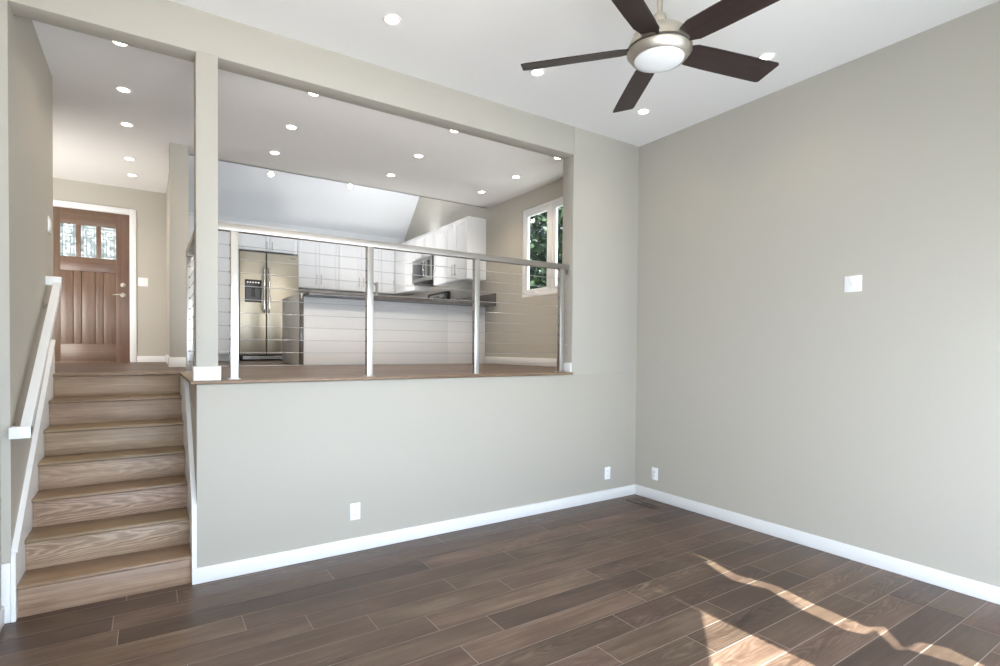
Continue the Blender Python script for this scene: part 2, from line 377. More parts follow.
wall('wall_front', [(-6.75, DX0, YD, YD + 0.14, 1, ZC + 0.02), (DX1, -4.1, YD, YD + 0.14, 1, ZC + 0.02), (DX0, DX1, YD, YD + 0.14, DZ1, ZC + 0.02)],
     M['wall'], 'wall around the front door')
wall('wall_wing', [(-4.19, -4.015, 2.74, 2.92, ZF, ZC + 0.02), (-4.165, -4.035, 2.92, YK, ZF, 6.6)], M['wall'], 'wall end between the hall and the kitchen', 0.003)
wall('wall_foyer', [(-6.75, -6.6, 1.4, YD + 0.14, 1, ZC + 0.02), (-6.75, XL - 0.13, 1.50, 1.64, 1, ZC + 0.02)], M['wall'], 'walls of the entry left of the door')
wall('wall_back', [(-4.21, 0.14, YK, YK + 0.15, 1, 6.6)], M['vault'], 'white back wall of the kitchen')
# wall behind the viewer with a glazed door and a tall window
GX0, GX1, GZ = -4.95, -2.95, 2.45
HX0, HX1, HZ0, HZ1 = -2.70, -0.35, 0.25, 3.35
wall('wall_rear', [(XW - 0.15, GX0, YB - 0.15, YB, 0, ZC), (GX0, GX1, YB - 0.15, YB, GZ, ZC), (GX1, HX0, YB - 0.15, YB, 0, ZC),
                   (HX0, HX1, YB - 0.15, YB, 0, HZ0), (HX0, HX1, YB - 0.15, YB, HZ1, ZC), (HX1, 0, YB - 0.15, YB, 0, ZC)], M['wall'], 'wall behind the viewer with its glazed openings')

# ceilings
c = MB().box(XW - 0.2, 0.14, YB - 0.2, YE, ZC, ZC + 0.10).box(-6.75, XW - 0.2, 0, YE, ZC, ZC + 0.10).box(-6.75, -4.04, YE, YD + 0.14, ZC, ZC + 0.10)
struct(c.build('ceiling', M['ceil']), 'flat pale ceiling over the rooms', 'ceiling')
YR = (YK + 2 * 0 + YE + 0.0) / 2 + 0.02
zs = 3.78                                   # where the sloped ceiling meets the back wall
yr = (YK + YE) / 2; zr = zs + (YK - yr)
b = MB(); b.poly_prism([(-4.04, YK, zs), (-4.04, yr, zr), (-4.04, yr, zr + 0.14), (-4.04, YK + 0.14, zs)], (4.05, 0, 0))
struct(b.build('ceiling_slope', M['vault']), 'white sloped ceiling rising over the kitchen', 'ceiling')
def fslope(ya, yb, xa, xb):
    za, zb = zs + (ya - YE), zs + (yb - YE)
    return [(xa, ya, za), (xa, yb, zb), (xa, yb, zb + 0.14), (xa, ya, za + 0.14)], (xb - xa, 0, 0)
b = MB()
for q in ((YE, 3.35, -4.04, 0.01), (4.35, yr, -4.04, 0.01), (3.35, 4.35, -4.04, -3.2), (3.35, 4.35, -0.75, 0.01)): b.poly_prism(*fslope(*q))
b.box(-4.04, 0.01, YE - 0.03, YE + 0.001, ZC + 0.0, zs + 0.12)
struct(b.build('ceiling_slope_front', M['vault']), 'near slope of the kitchen vault', 'ceiling')
b = MB(); za, zb = zs + 3.35 - YE + 0.10, zs + 4.35 - YE + 0.10
b.poly_prism([(-3.2, 3.35, za), (-3.2, 4.35, zb), (-3.2, 4.35, zb + 0.02), (-3.2, 3.35, za + 0.02)], (2.45, 0, 0))
struct(b.build('window_2', M['diffuser']), 'translucent skylight in the kitchen vault', 'skylight')

# baseboards
def bb(name, boxes, label):
    b = MB()
    for q in boxes: b.box(*q, bev=0.004)
    return struct(b.build(name, M['trim']), label, 'baseboard')
BH, BT = 0.105, 0.015
bb('baseboard_divider', [(XE - 0.0285, -BT, -BT, 0, 0, BH)], 'white baseboard under the half wall')
bb('baseboard_right', [(-BT, 0, YB, 0, 0, BH)], 'white baseboard along the long right wall')
bb('baseboard_kitchen', [(-BT, 0, T, 3.08, ZF, ZF + BH)], 'white baseboard below the kitchen window')
bb('baseboard_column', [(XC1 - 0.016, XC2 + 0.016, -0.016, T + 0.016, ZF, ZF + 0.092)], 'white base around the square column')
bb('baseboard_jamb', [(XR - 0.016, XR, 0.0, T + 0.002, ZF, ZF + 0.092)], 'white base block at the right end of the railed opening')
bb('baseboard_wing', [(-4.205, -4.0, 2.724, 2.742, ZF, ZF + BH), (-4.205, -4.19, 2.742, 2.92, ZF, ZF + BH), (-4.18, -4.165, 2.92, YD, ZF, ZF + BH)], 'white base around the hall wall end')
bb('baseboard_front', [(-4.516, -4.18, YD - BT, YD, ZF, ZF + 0.085)], 'white baseboard right of the front door')
bb('baseboard_stub', [(XW, XL - 0.001, -0.016, 0, 0, 0.335)], 'tall white base block at the foot of the stairs')
bb('baseboard_left', [(XW, XW + BT, YB, -0.016, 0, BH)], 'white baseboard along the left wall')

# skirt boards beside the stairs
yb_ = 1.49; sl = (1.57 - 0.349) / (1.49 + 0.047)
b = MB(); pts = [(XL, -0.016, 0.0), (XL, -0.016, 0.345), (XL, 0.0, 0.385), (XL, 1.50, 0.385 + 1.50 * sl), (XL, 1.53, 1.44), (XL, 1.53, 1.0), (XL, 0.35, 0.0)]
b.poly_prism(pts, (0.02, 0, 0))
struct(b.build('trim_3', M['trim']), 'white skirt board along the left wall of the stairs', 'trim')
b = MB(); b.poly_prism([(XL, 0.0, 0.385), (XL, 1.50, 0.385 + 1.50 * sl), (XL, 1.50, 0.405 + 1.50 * sl), (XL, 0.0, 0.405)], (0.028, 0, 0))
struct(b.build('trim_4', M['trim']), 'white moulding capping the left stair skirt', 'trim')
b = MB(); b.poly_prism([(XE, -0.006, 0.0), (XE, -0.006, 0.30), (XE, 0.0, 0.52), (XE, 0.80, ZF - 0.03), (XE, YT + 0.01, ZF - 0.03), (XE, YT + 0.01, 0.9), (XE, 0.35, 0.0)], (-0.028, 0, 0))
struct(b.build('trim_5', M['trim']), 'white skirt board along the right side of the stairs', 'trim')

# ================================================================== STAIRCASE
st = thing('staircase', 'straight flight of oak stairs rising to the hall', 'staircase', ((XL + XE) / 2, 0.03, 0))
SX0, SX1 = XL + 0.021, XE - 0.029
for k in range(7):
    yk = 0.03 + k * RUN
    MB().box(SX0, SX1, yk, yk + 0.02, k * RISE - (0.0 if k == 0 else 0.01), (k + 1) * RISE - 0.026, 0.0015, 0, 0.3 + 0.06 * k).build('riser', M['stair'], st)
    if k < 6:
        MB().box(SX0 - 0.004, SX1 + 0.004, yk - 0.028, yk + RUN + 0.012, (k + 1) * RISE - 0.026, (k + 1) * RISE, 0.010, 0, None, 3).build('tread', M['tread'], st)
    else:
        MB().box(SX0 - 0.016, SX1 + 0.02, yk - 0.028, yk + 0.085, ZF - 0.026, ZF + 0.001, 0.010, 0, None, 3).build('nosing', M['tread'], st)

# ================================================================== HANDRAIL
hx0, hx1 = -4.983, -4.935
hr = thing('handrail', 'white square handrail sloping up the left stair wall', 'handrail', (XL, 0.1, 1.1))
def zrail(y): return 1.075 + (y + 0.02) * (0.985 / 1.35)
b = MB(); ya, yb2 = -0.05, 1.30; h = 0.062
b.poly_prism([(hx0, ya, zrail(ya) - 0.02), (hx0, ya, zrail(ya) + h - 0.02), (hx0, yb2, zrail(yb2) + h - 0.03), (hx0, yb2, zrail(yb2) - 0.03)], (hx1 - hx0, 0, 0))
bmesh.ops.bevel(b.bm, geom=list(b.bm.edges), offset=0.004, segments=2, affect='EDGES')
b.build('rail', M['trim'], hr)
b = MB().box(XL, hx1, ya - 0.002, ya + 0.055, zrail(ya) - 0.022, zrail(ya) + h - 0.018, 0.004); b.build('end_return', M['trim'], hr)
b = MB().box(XL, hx1, yb2 - 0.055, yb2 + 0.002, zrail(yb2) - 0.035, zrail(yb2) + h - 0.028, 0.004); b.build('end_return', M['trim'], hr)
for yy in (0.10, 1.16):
    z0 = zrail(yy) - 0.03; b = MB()
    b.lathe([(0.0, 0), (0.030, 0), (0.030, 0.006), (0.012, 0.010), (0, 0.010)], (XL, yy, z0 - 0.055), 20, Matrix.Rotation(math.pi / 2, 3, 'Y'))
    b.tube([(XL + 0.006, yy, z0 - 0.055), (XL + 0.052, yy, z0 - 0.055), (XL + 0.068, yy, z0 - 0.035), (XL + 0.072, yy, z0 + 0.01)], 0.007, 8)
    b.box(XL + 0.056, XL + 0.086, yy - 0.03, yy + 0.03, z0 + 0.006, z0 + 0.014)
    b.build('bracket', M['nickel'], hr)['label'] = 'nickel wall bracket'

# ================================================================== CABLE RAILINGS
RT, RB = 2.385, 2.335
NC = 10
cz = [ZF + (RB - ZF) * (i + 1) / (NC + 1) for i in range(NC)]
r1 = thing('cable_railing', 'long steel cable railing along the kitchen floor edge', 'railing', ((XC2 + XR) / 2, 0.065, ZF))
PX = [-3.920, -2.968, -2.000, -1.036]
for px in PX:
    p = MB().box(px, px + 0.05, 0.040, 0.090, ZF + 0.001, RB, 0.003).build('post', M['steel'], r1)
    MB().box(px - 0.012, px + 0.062, 0.028, 0.102, ZF, ZF + 0.008, 0.002).build('base_plate', M['steel'], p)
    for z in cz: MB().tube([(px - 0.004, 0.065, z), (px + 0.054, 0.065, z)], 0.007, 8).build('cable_grommet', M['dark'], p)
MB().box(XC2 + 0.001, XR - 0.02, 0.038, 0.092, RB, RT, 0.003).build('top_rail', M['rail'], r1)
MB().box(XR - 0.022, XR - 0.001, 0.045, 0.085, RB - 0.045, RT - 0.005, 0.002).build('wall_bracket', M['rail'], r1)
for z in cz: MB().tube([(XC2 + 0.001, 0.065, z), (XR - 0.001, 0.065, z)], 0.0026, 6).build('cable', M['cable'], r1)
r2 = thing('cable_railing', 'short steel cable railing along the stairwell behind the column', 'railing', (-4.085, 0.8, ZF))
p = MB().box(-4.11, -4.06, 1.375, 1.425, ZF + 0.001, RB, 0.003).build('post', M['steel'], r2)
MB().box(-4.122, -4.048, 1.363, 1.437, ZF, ZF + 0.008, 0.002).build('base_plate', M['steel'], p)
for z in cz: MB().tube([(-4.085, 1.371, z), (-4.085, 1.429, z)], 0.007, 8).build('cable_grommet', M['dark'], p)
MB().box(-4.112, -4.058, T + 0.002, 1.427, RB, RT, 0.003).build('top_rail', M['rail'], r2)
for z in cz: MB().tube([(-4.085, T + 0.002, z), (-4.085, 1.38, z)], 0.0026, 6).build('cable', M['cable'], r2)

# ================================================================== FRONT DOOR
dr = thing('door_1', 'brown panelled front door with three leaded glass lites', 'door', ((DX0 + DX1) / 2, YD, ZF), None, 'structure')
lites = [(-5.345, -5.181), (-5.130, -4.966), (-4.914, -4.750)]; LZ0, LZ1 = 2.728, 3.157
pans = [(-5.358, -5.208), (-5.127, -4.975), (-4.896, -4.744)]; PZ0, PZ1 = 1.577, 2.547
yf = YD + 0.022; yk2 = yf + 0.045
b = MB()
xs = [DX0 + 0.006, -5.352, -5.20, -5.13, -4.97, -4.90, -4.745, DX1 - 0.006]
b.box(xs[0], -5.345, yf, yk2, ZF + 0.012, DZ1 - 0.006, 0.002, 2, 0.4)          # hinge stile
b.box(-4.750, xs[-1], yf, yk2, ZF + 0.012, DZ1 - 0.006, 0.002, 2, 0.55)        # lock stile
b.box(-5.345, -4.750, yf, yk2, ZF + 0.012, PZ0, 0.002, 0, 0.5)                 # bottom rail
b.box(-5.345, -4.750, yf, yk2, PZ1, LZ0, 0.002, 0, 0.45)                       # middle rail
b.box(-5.345, -4.750, yf, yk2, LZ1, DZ1 - 0.006, 0.002, 0, 0.5)                # top rail
for a, c in ((-5.181, -5.130), (-4.966, -4.914)): b.box(a, c, yf, yk2, LZ0, LZ1, 0.002, 2, 0.5)
for a, c in ((-5.208, -5.127), (-4.975, -4.896)): b.box(a, c, yf, yk2, PZ0, PZ1, 0.002, 2, 0.5)
b.build('door_leaf', M['door'], dr)
for (a, c) in pans:
    MB().box(a - 0.003, c + 0.003, yf + 0.026, yk2 - 0.004, PZ0 - 0.003, PZ1 + 0.003, 0, 2, 0.5).box(a + 0.007, c - 0.007, yf + 0.006, yf + 0.027, PZ0 + 0.007, PZ1 - 0.007, 0.002, 2, 0.5).build('panel', M['door'], dr)
for (a, c) in lites:
    g = MB().box(a, c, yf + 0.018, yf + 0.024, LZ0, LZ1).build('glass_lite', M['lite'], dr)
    g['label'] = 'textured leaded glass'
    b = MB(); w = 0.003
    def hb(x0, x1, z): b.box(x0, x1, yf + 0.013, yf + 0.029, z - w, z + w)
    def vb(x, z0, z1): b.box(x - w, x + w, yf + 0.013, yf + 0.029, z0, z1)
    h_ = LZ1 - LZ0; w_ = c - a
    vb(a + w_ * 0.14, LZ0, LZ1); vb(c - w_ * 0.14, LZ0, LZ1)
    hb(a, c, LZ1 - h_ * 0.08); hb(a, c, LZ0 + h_ * 0.07)
    hb(a + w_ * 0.14, c - w_ * 0.14, LZ1 - h_ * 0.38); vb(a + w_ * 0.36, LZ0 + h_ * .07, LZ1 - h_ * 0.38); vb(c - w_ * 0.36, LZ0 + h_ * .07, LZ1 - h_ * 0.38)
    hb(a + w_ * 0.14, a + w_ * .36, LZ0 + h_ * 0.36); hb(c - w_ * 0.36, c - w_ * .14, LZ0 + h_ * 0.36)
    hb(a + w_ * 0.30, c - w_ * 0.30, LZ1 - h_ * 0.16); hb(a + w_ * 0.30, c - w_ * 0.30, LZ1 - h_ * 0.30); vb(a + w_ * 0.30, LZ1 - h_ * 0.30, LZ1 - h_ * 0.16); vb(c - w_ * 0.30, LZ1 - h_ * 0.30, LZ1 - h_ * 0.16)
    b.build('lead_came', M['lead'], g)
b = MB(); cw, ct = 0.075, 0.018
b.box(DX1 - 0.003, DX1 + cw - 0.003, YD - ct, YD, ZF, DZ1 + cw - 0.003, 0.003); b.box(DX0 - cw, DX0 + 0.003, YD - ct, YD, ZF, DZ1 + cw - 0.003, 0.003); b.box(DX0 - 0.0, DX1, YD - ct, YD, DZ1 - 0.003, DZ1 + cw - 0.003, 0.003)
b.box(DX1 - 0.006, DX1, YD, YD + 0.14, ZF, DZ1); b.box(DX0, DX0 + 0.006, YD, YD + 0.14, ZF, DZ1); b.box(DX0, DX1, YD, YD + 0.14, DZ1 - 0.006, DZ1)
b.build('door_casing', M['trim'], dr)['label'] = 'white door casing'
MB().box(DX0, DX1, YD - 0.01, YD + 0.14, ZF, ZF + 0.012, 0.003, 0).build('threshold', M['tread'], dr)
hx = -4.672; rot = Matrix.Rotation(math.pi / 2, 3, 'X')
b = MB(); b.lathe([(0, 0), (0.033, 0), (0.033, 0.008), (0.026, 0.016), (0.016, 0.018), (0.016, 0.024), (0, 0.024)], (hx, yf, 2.389), 24, rot); b.build('deadbolt', M['nickel'], dr)['label'] = 'round nickel deadbolt'
b = MB(); b.lathe([(0, 0), (0.033, 0), (0.033, 0.007), (0.024, 0.014), (0.013, 0.016), (0.013, 0.05), (0, 0.05)], (hx, yf, 2.252), 24, rot)
b.tube([(hx, yf - 0.045, 2.252), (hx - 0.03, yf - 0.047, 2.255), (hx - 0.08, yf - 0.045, 2.252), (hx - 0.115, yf - 0.040, 2.244)], [0.010, 0.0095, 0.008, 0.006], 10)
b.build('lever_handle', M['nickel'], dr)['label'] = 'nickel lever handle'

# ================================================================== KITCHEN WINDOW
wi = thing('window_1', 'white double casement window on the kitchen side wall', 'window', (0, (WY0 + WY1) / 2, WZ0), None, 'structure')
b = MB(); fx0, fx1 = 0.012, 0.075
b.box(fx0, fx1, WY0, WY1, WZ0, WZ0 + 0.045, 0.004); b.box(fx0, fx1, WY0, WY1, WZ1 - 0.045, WZ1, 0.004)
b.box(fx0, fx1, WY0, WY0 + 0.045, WZ0 + .04, WZ1 - .04, 0.004); b.box(fx0, fx1, WY1 - 0.045, WY1, WZ0 + .04, WZ1 - .04, 0.004)
ym = (WY0 + WY1) / 2; b.box(fx0, fx1, ym - 0.03, ym + 0.03, WZ0 + .04, WZ1 - .04, 0.004)
b.build('window_frame', M['trim'], wi)
for a, c in ((WY0 + 0.045, ym - 0.03), (ym + 0.03, WY1 - 0.045)):
    b = MB(); q = 0.06; z0, z1 = WZ0 + 0.045, WZ1 - 0.045
    b.box(0.022, 0.062, a, c, z0, z0 + q, 0.003); b.box(0.022, 0.062, a, c, z1 - q, z1, 0.003); b.box(0.022, 0.062, a, a + q, z0 + q, z1 - q, 0.003); b.box(0.022, 0.062, c - q, c, z0 + q, z1 - q, 0.003)
    s_ = b.build('sash', M['trim'], wi)
    MB().box(0.040, 0.044, a + q - 0.004, c - q + 0.004, z0 + q - 0.004, z1 - q + 0.004).build('pane', M['glass'], s_)
    b = MB(); yc = (a + c) / 2
    b.box(0.004, 0.024, yc - 0.05, yc + 0.05, WZ0 + 0.030, WZ0 + 0.050, 0.003); b.tube([(0.008, yc + 0.03, WZ0 + 0.05), (-0.008, yc, WZ0 + 0.058), (-0.010, yc - 0.05, WZ0 + 0.052)], 0.005, 8)
    b.build('crank', M['plate'], s_)
b = MB()
for yy in (ym - 0.012, ym + 0.012): b.box(0.004, 0.016, yy - 0.006, yy + 0.006, WZ0 + 0.25, WZ0 + 0.36, 0.002)
b.build('sash_lock', M['plate'], wi)

# ================================================================== KITCHEN CABINETS
def front(axis, plane):
    """maps (along, out, z) onto the room: 'y' faces the viewer, 'x' hangs on the right wall."""
    if axis == 'y': return lambda a, d, z: (a, plane - d, z)
    return lambda a, d, z: (plane - d, a, z)
def fbox(b, fm, a0, a1, d0, d1, z0, z1, bev=0.0):
    p, q = fm(a0, d0, z0), fm(a1, d1, z1); b.box(p[0], q[0], p[1], q[1], p[2], q[2], bev)
def shaker(fm, a0, a1, z0, z1, parent, handle=None, hv=True, m=None):
    g = 0.0018; a0 += g; a1 -= g; z0 += g; z1 -= g; r = 0.057
    b = MB(); m = m or M['cab']
    fbox(b, fm, a0 + r - 0.002, a1 - r + 0.002, 0.002, 0.012, z0 + r - 0.002, z1 - r + 0.002)
    fbox(b, fm, a0, a0 + r, 0.001, 0.020, z0, z1, 0.0015); fbox(b, fm, a1 - r, a1, 0.001, 0.020, z0, z1, 0.0015)
    fbox(b, fm, a0 + r, a1 - r, 0.001, 0.020, z0, z0 + r, 0.0015); fbox(b, fm, a0 + r, a1 - r, 0.001, 0.020, z1 - r, z1, 0.0015)
    d = b.build('door', m, parent)
    if handle:
        ha, hz0, hz1 = handle; h = MB()
        h.tube([fm(ha, 0.045, hz0), fm(ha, 0.045, hz1)], 0.0055, 8)
        for z in (hz0 + 0.02, hz1 - 0.02): h.tube([fm(ha, 0.018, z), fm(ha, 0.045, z)], 0.0045, 8)
        h.build('handle', M['nickel'], d)['label'] = 'nickel bar handle'
    return d
UZ0, UZ1 = 2.62, 3.565
def cabinet(name, label, cat, axis, plane, a0, a1, z0, z1, depth, doors, group=None, toe=False):
    fm = front(axis, plane); base = fm((a0 + a1) / 2, -depth / 2, z0)
    t = thing(name, label, cat, base, group); b = MB()
    g = 0.0008
    fbox(b, fm, a0 + g, a1 - g, -depth, 0, z0 + (0.1 if toe else 0), z1, 0.001)
    if toe: fbox(b, fm, a0 + g, a1 - g, -depth, -0.07, z0, z0 + 0.1)
    b.build('carcass', M['cab'], t)
    for (d0, d1, e0, e1, hd) in doors: shaker(fm, d0, d1, e0, e1, t, hd)
    return t
# over the fridge and pantry (deep units)
PYF = 5.55; dp = YK - PYF - 0.004
cabinet('overfridge_cabinet', 'short white two-door cabinet above the steel refrigerator', 'cabinet', 'y', PYF, -3.185, -2.262, 3.135, UZ1, dp,
        [(-3.185, -2.703, 3.135, UZ1 - 0.04, (-2.745, 3.165, 3.29)), (-2.703, -2.262, 3.135, UZ1 - 0.04, (-2.665, 3.165, 3.29))])
cabinet('pantry_cabinet', 'tall white pantry cabinet left of the refrigerator', 'cabinet', 'y', PYF, -3.61, -3.187, ZF, UZ1, dp, [(-3.61, -3.187, ZF + 0.1, UZ1 - 0.04, (-3.575, 2.2, 2.4))], None, True)
cabinet('pantry_cabinet', 'tall white pantry cabinet against the wall end, partly behind the column', 'cabinet', 'y', PYF, -4.033, -3.612, ZF, UZ1, dp, [(-4.033, -3.612, ZF + 0.1, UZ1 - 0.04, (-3.65, 2.2, 2.4))], None, True)
# back wall uppers
BYF = 5.92; db = YK - BYF - 0.004
cabinet('wall_cabinet', 'white two-door wall cabinet right beside the refrigerator', 'cabinet', 'y', BYF, -2.17, -1.446, UZ0, UZ1, db,
        [(-2.17, -1.806, UZ0, UZ1 - .04, (-1.846, 2.70, 2.87)), (-1.806, -1.446, UZ0, UZ1 - .04, (-1.770, 2.70, 2.87))], 'white wall cabinets on the back wall')
cabinet('wall_cabinet', 'white two-door wall cabinet behind the second railing post, back wall', 'cabinet', 'y', BYF, -1.444, -0.632, UZ0, UZ1, db,
        [(-1.444, -1.026, UZ0, UZ1 - .04, (-1.066, 2.70, 2.87)), (-1.026, -0.632, UZ0, UZ1 - .04, (-0.985, 2.70, 2.87))], 'white wall cabinets on the back wall')
cabinet('wall_cabinet', 'narrow white single-door wall cabinet in the back corner', 'cabinet', 'y', BYF, -0.630, -0.352, UZ0, UZ1, db,
        [(-0.630, -0.352, UZ0, UZ1 - .04, (-0.39, 2.70, 2.87))], 'white wall cabinets on the back wall')
# right wall uppers
RXF = -0.325; dr_ = -RXF - 0.003; gR = 'white wall cabinets on the right wall'
cabinet('wall_cabinet', 'white two-door wall cabinet nearest the window, pale end panel showing', 'cabinet', 'x', RXF, 3.080, 3.790, UZ0, UZ1, dr_,
        [(3.080, 3.470, UZ0, UZ1 - .04, (3.425, 2.70, 2.88)), (3.470, 3.790, UZ0, UZ1 - .04, (3.515, 2.70, 2.88))], gR)
cabinet('wall_cabinet', 'white single-door wall cabinet just right of the microwave', 'cabinet', 'x', RXF, 3.792, 4.215, UZ0, UZ1, dr_,
        [(3.792, 4.215, UZ0, UZ1 - .04, (4.17, 2.70, 2.88))], gR)
cabinet('wall_cabinet', 'short white two-door cabinet right above the microwave', 'cabinet', 'x', RXF, 4.217, 4.983, 3.135, UZ1, dr_,
        [(4.217, 4.600, 3.135, UZ1 - .04, (4.56, 3.16, 3.28)), (4.600, 4.983, 3.135, UZ1 - .04, (4.64, 3.16, 3.28))], gR)
cabinet('wall_cabinet', 'white wall cabinet left of the microwave, in the far corner', 'cabinet', 'x', RXF, 4.985, 6.245, UZ0, UZ1, dr_,
        [(4.985, 5.44, UZ0, UZ1 - .04, (5.03, 2.70, 2.88)), (5.44, 5.915, UZ0, UZ1 - .04, None)], gR)

# base run: hidden mostly behind the peninsula
CT0, CT1 = ZF + 0.872, ZF + 0.912
cabinet('base_cabinet', 'white base cabinets under the back counter', 'cabinet', 'y', 5.63, -2.25, -0.66, ZF, CT0, YK - 5.63 - 0.004,
        [(-2.25 + i * 0.53, -2.25 + (i + 1) * 0.53, ZF + 0.1, CT0 - 0.01, (-2.25 + (i + 1) * 0.53 - 0.05, ZF + 0.55, ZF + 0.7)) for i in range(3)], None, True)
cabinet('base_cabinet', 'white base cabinet left of the range along the right wall', 'cabinet', 'x', -0.62, 5.005, 6.245, ZF, CT0, 0.617, [(5.005, 5.60, ZF + 0.1, CT0 - 0.01, (5.05, ZF + .55, ZF + .7))], None, True)
b = MB().box(-2.255, -0.003, 5.60, YK - 0.003, CT0 + 0.001, CT1, 0.003).box(-0.65, -0.003, 5.0, 5.60, CT0 + 0.001, CT1, 0.003)
tag(b.build('countertop', M['stone']), 'dark stone countertop along the back wall corner', 'countertop')
b = MB().box(-2.17, -0.015, YK - 0.012, YK - 0.001, CT1 + 0.001, UZ0); tag(b.build('backsplash', M['splash']), 'grey backsplash below the back wall cabinets', 'backsplash')
b = MB().box(-0.012, -0.001, 3.4, YK - 0.013, CT1 + 0.152, UZ0 - 0.001); tag(b.build('backsplash', M['splash']), 'grey backsplash on the right wall around the range', 'backsplash')

# peninsula
PY0 = 3.09
pn = thing('peninsula_cabinet', 'long pale panelled peninsula behind the cable railing', 'kitchen peninsula', (-1.4, 3.4, ZF))
MB().box(-2.775, -2.737, PY0 + 0.05, 4.16, ZF + 0.001, CT1 + 0.002, 0.001).build('end_sheen_panel', M['panel'], pn)  # pale colour stands in for the bright reflection on the stone end
MB().box(-2.735, -0.004, PY0 + 0.016, 4.16, ZF, CT0, 0.001).build('carcass', M['cab'], pn)
for a, c in ((-2.735, -0.660), (-0.657, -0.006)):
    MB().box(a, c, PY0, PY0 + 0.016, ZF + 0.002, CT0 - 0.002, 0.001).build('back_panel', M['panel'], pn)
b = MB().box(-2.736, -0.018, 2.785, 4.19, CT0 + 0.001, CT1, 0.003).box(-2.775, -2.737, PY0 - 0.04, PY0 + 0.049, ZF + 0.001, CT1, 0.003)
ctp = tag(b.build('countertop', M['stone']), 'dark stone peninsula countertop with a stone leg at its left end', 'countertop')
b = MB().box(-0.017, -0.001, 2.785, 4.215, CT0 + 0.001, CT1 + 0.150, 0.002); tag(b.build('stone_upstand', M['stone']), 'dark stone upstand on the right wall at the peninsula end', 'backsplash')
# faucet
fc = thing('faucet', 'steel kitchen faucet on the peninsula behind the second railing post', 'faucet', (-1.665, 3.35, CT1))
b = MB().lathe([(0, 0), (0.028, 0), (0.028, 0.012), (0.018, 0.022), (0.017, 0.20), (0.021, 0.205), (0.021, 0.24), (0.012, 0.25), (0, 0.25)], (-1.665, 3.35, CT1), 20); b.build('body', M['nickel'], fc)
MB().tube([(-1.665, 3.36, CT1 + 0.18), (-1.665, 3.42, CT1 + 0.235), (-1.665, 3.50, CT1 + 0.24), (-1.665, 3.55, CT1 + 0.20)], 0.012, 10).build('spout', M['nickel'], fc)
MB().tube([(-1.685, 3.35, CT1 + 0.215), (-1.72, 3.34, CT1 + 0.24), (-1.745, 3.335, CT1 + 0.285)], [0.008, 0.007, 0.006], 8).build('lever', M['nickel'], fc)

# refrigerator
FX0, FX1, FY, FZT = -3.176, -2.268, 5.40, ZF + 1.757
fr = thing('refrigerator', 'stainless side-by-side refrigerator with an ice dispenser', 'refrigerator', ((FX0 + FX1) / 2, 5.8, ZF))
MB().box(FX0 + 0.004, FX1 - 0.004, FY + 0.085, 6.2, ZF + 0.02, FZT - 0.02, 0.006).build('body', M['dark'], fr)
XS = -2.775
dL = MB().box(FX0, XS - 0.004, FY, FY + 0.075, ZF + 0.098, FZT, 0.012, seg=3).build('door', M['fridge'], fr)
dR = MB().box(XS + 0.004, FX1, FY, FY + 0.075, ZF + 0.098, FZT, 0.012, seg=3).build('door', M['fridge'], fr)
for d, hx_ in ((dL, XS - 0.038), (dR, XS + 0.038)):
    b = MB(); zt, zb = 2.84, 2.11
    b.tube([(hx_, FY - 0.004, zt), (hx_, FY - 0.042, zt - 0.025), (hx_, FY - 0.055, zt - 0.10), (hx_, FY - 0.062, (zt + zb) / 2), (hx_, FY - 0.055, zb + 0.10), (hx_, FY - 0.042, zb + 0.025), (hx_, FY - 0.004, zb)], [0.014, 0.015, 0.0145, 0.014, 0.0145, 0.015, 0.014], 12)
    b.build('handle', M['chrome'], d)
b = MB(); dx0, dx1, dz0, dz1 = -3.095, -2.848, 2.273, 2.637
b.box(dx0, dx1, FY - 0.010, FY, dz1 - 0.135, dz1, 0.003); b.box(dx0, dx0 + 0.018, FY - 0.010, FY, dz0, dz1 - 0.13, 0.003); b.box(dx1 - 0.018, dx1, FY - 0.010, FY, dz0, dz1 - 0.13, 0.003); b.box(dx0, dx1, FY - 0.010, FY, dz0, dz0 + 0.025, 0.003)
ds = b.build('dispenser', M['black'], dL)
MB().box(dx0 + 0.016, dx1 - 0.016, FY - 0.003, FY - 0.0005, dz0 + 0.02, dz1 - 0.13).build('recess', M['dark'], fr)
b = MB().box(-2.995, -2.950, FY - 0.022, FY - 0.003, dz0 + 0.13, dz1 - 0.135, 0.004).box(-3.005, -2.940, FY - 0.014, FY - 0.003, dz0 + 0.09, dz0 + 0.135, 0.004); b.build('nozzle', M['black'], fr)
b = MB()
for i in range(5): b.box(dx0 + 0.03 + i * 0.04, dx0 + 0.052 + i * 0.04, FY - 0.0115, FY - 0.0095, dz1 - 0.055, dz1 - 0.035)
b.build('control_buttons', M['steel'], fr)
b = MB().box(FX0 + 0.01, FX1 - 0.01, FY + 0.03, FY + 0.085, ZF + 0.012, ZF + 0.094, 0.003)
gr_ = b.build('base_grille', M['black'], fr)
b = MB()
for i in range(3): b.box(FX0 + 0.06, FX1 - 0.06, FY + 0.026, FY + 0.031, ZF + 0.030 + i * 0.018, ZF + 0.038 + i * 0.018)
b.build('grille_slats', M['steel'], gr_)
MB().box(-2.40, -2.32, FY - 0.0015, FY, 3.025, 3.036).build('badge', M['dark'], fr)

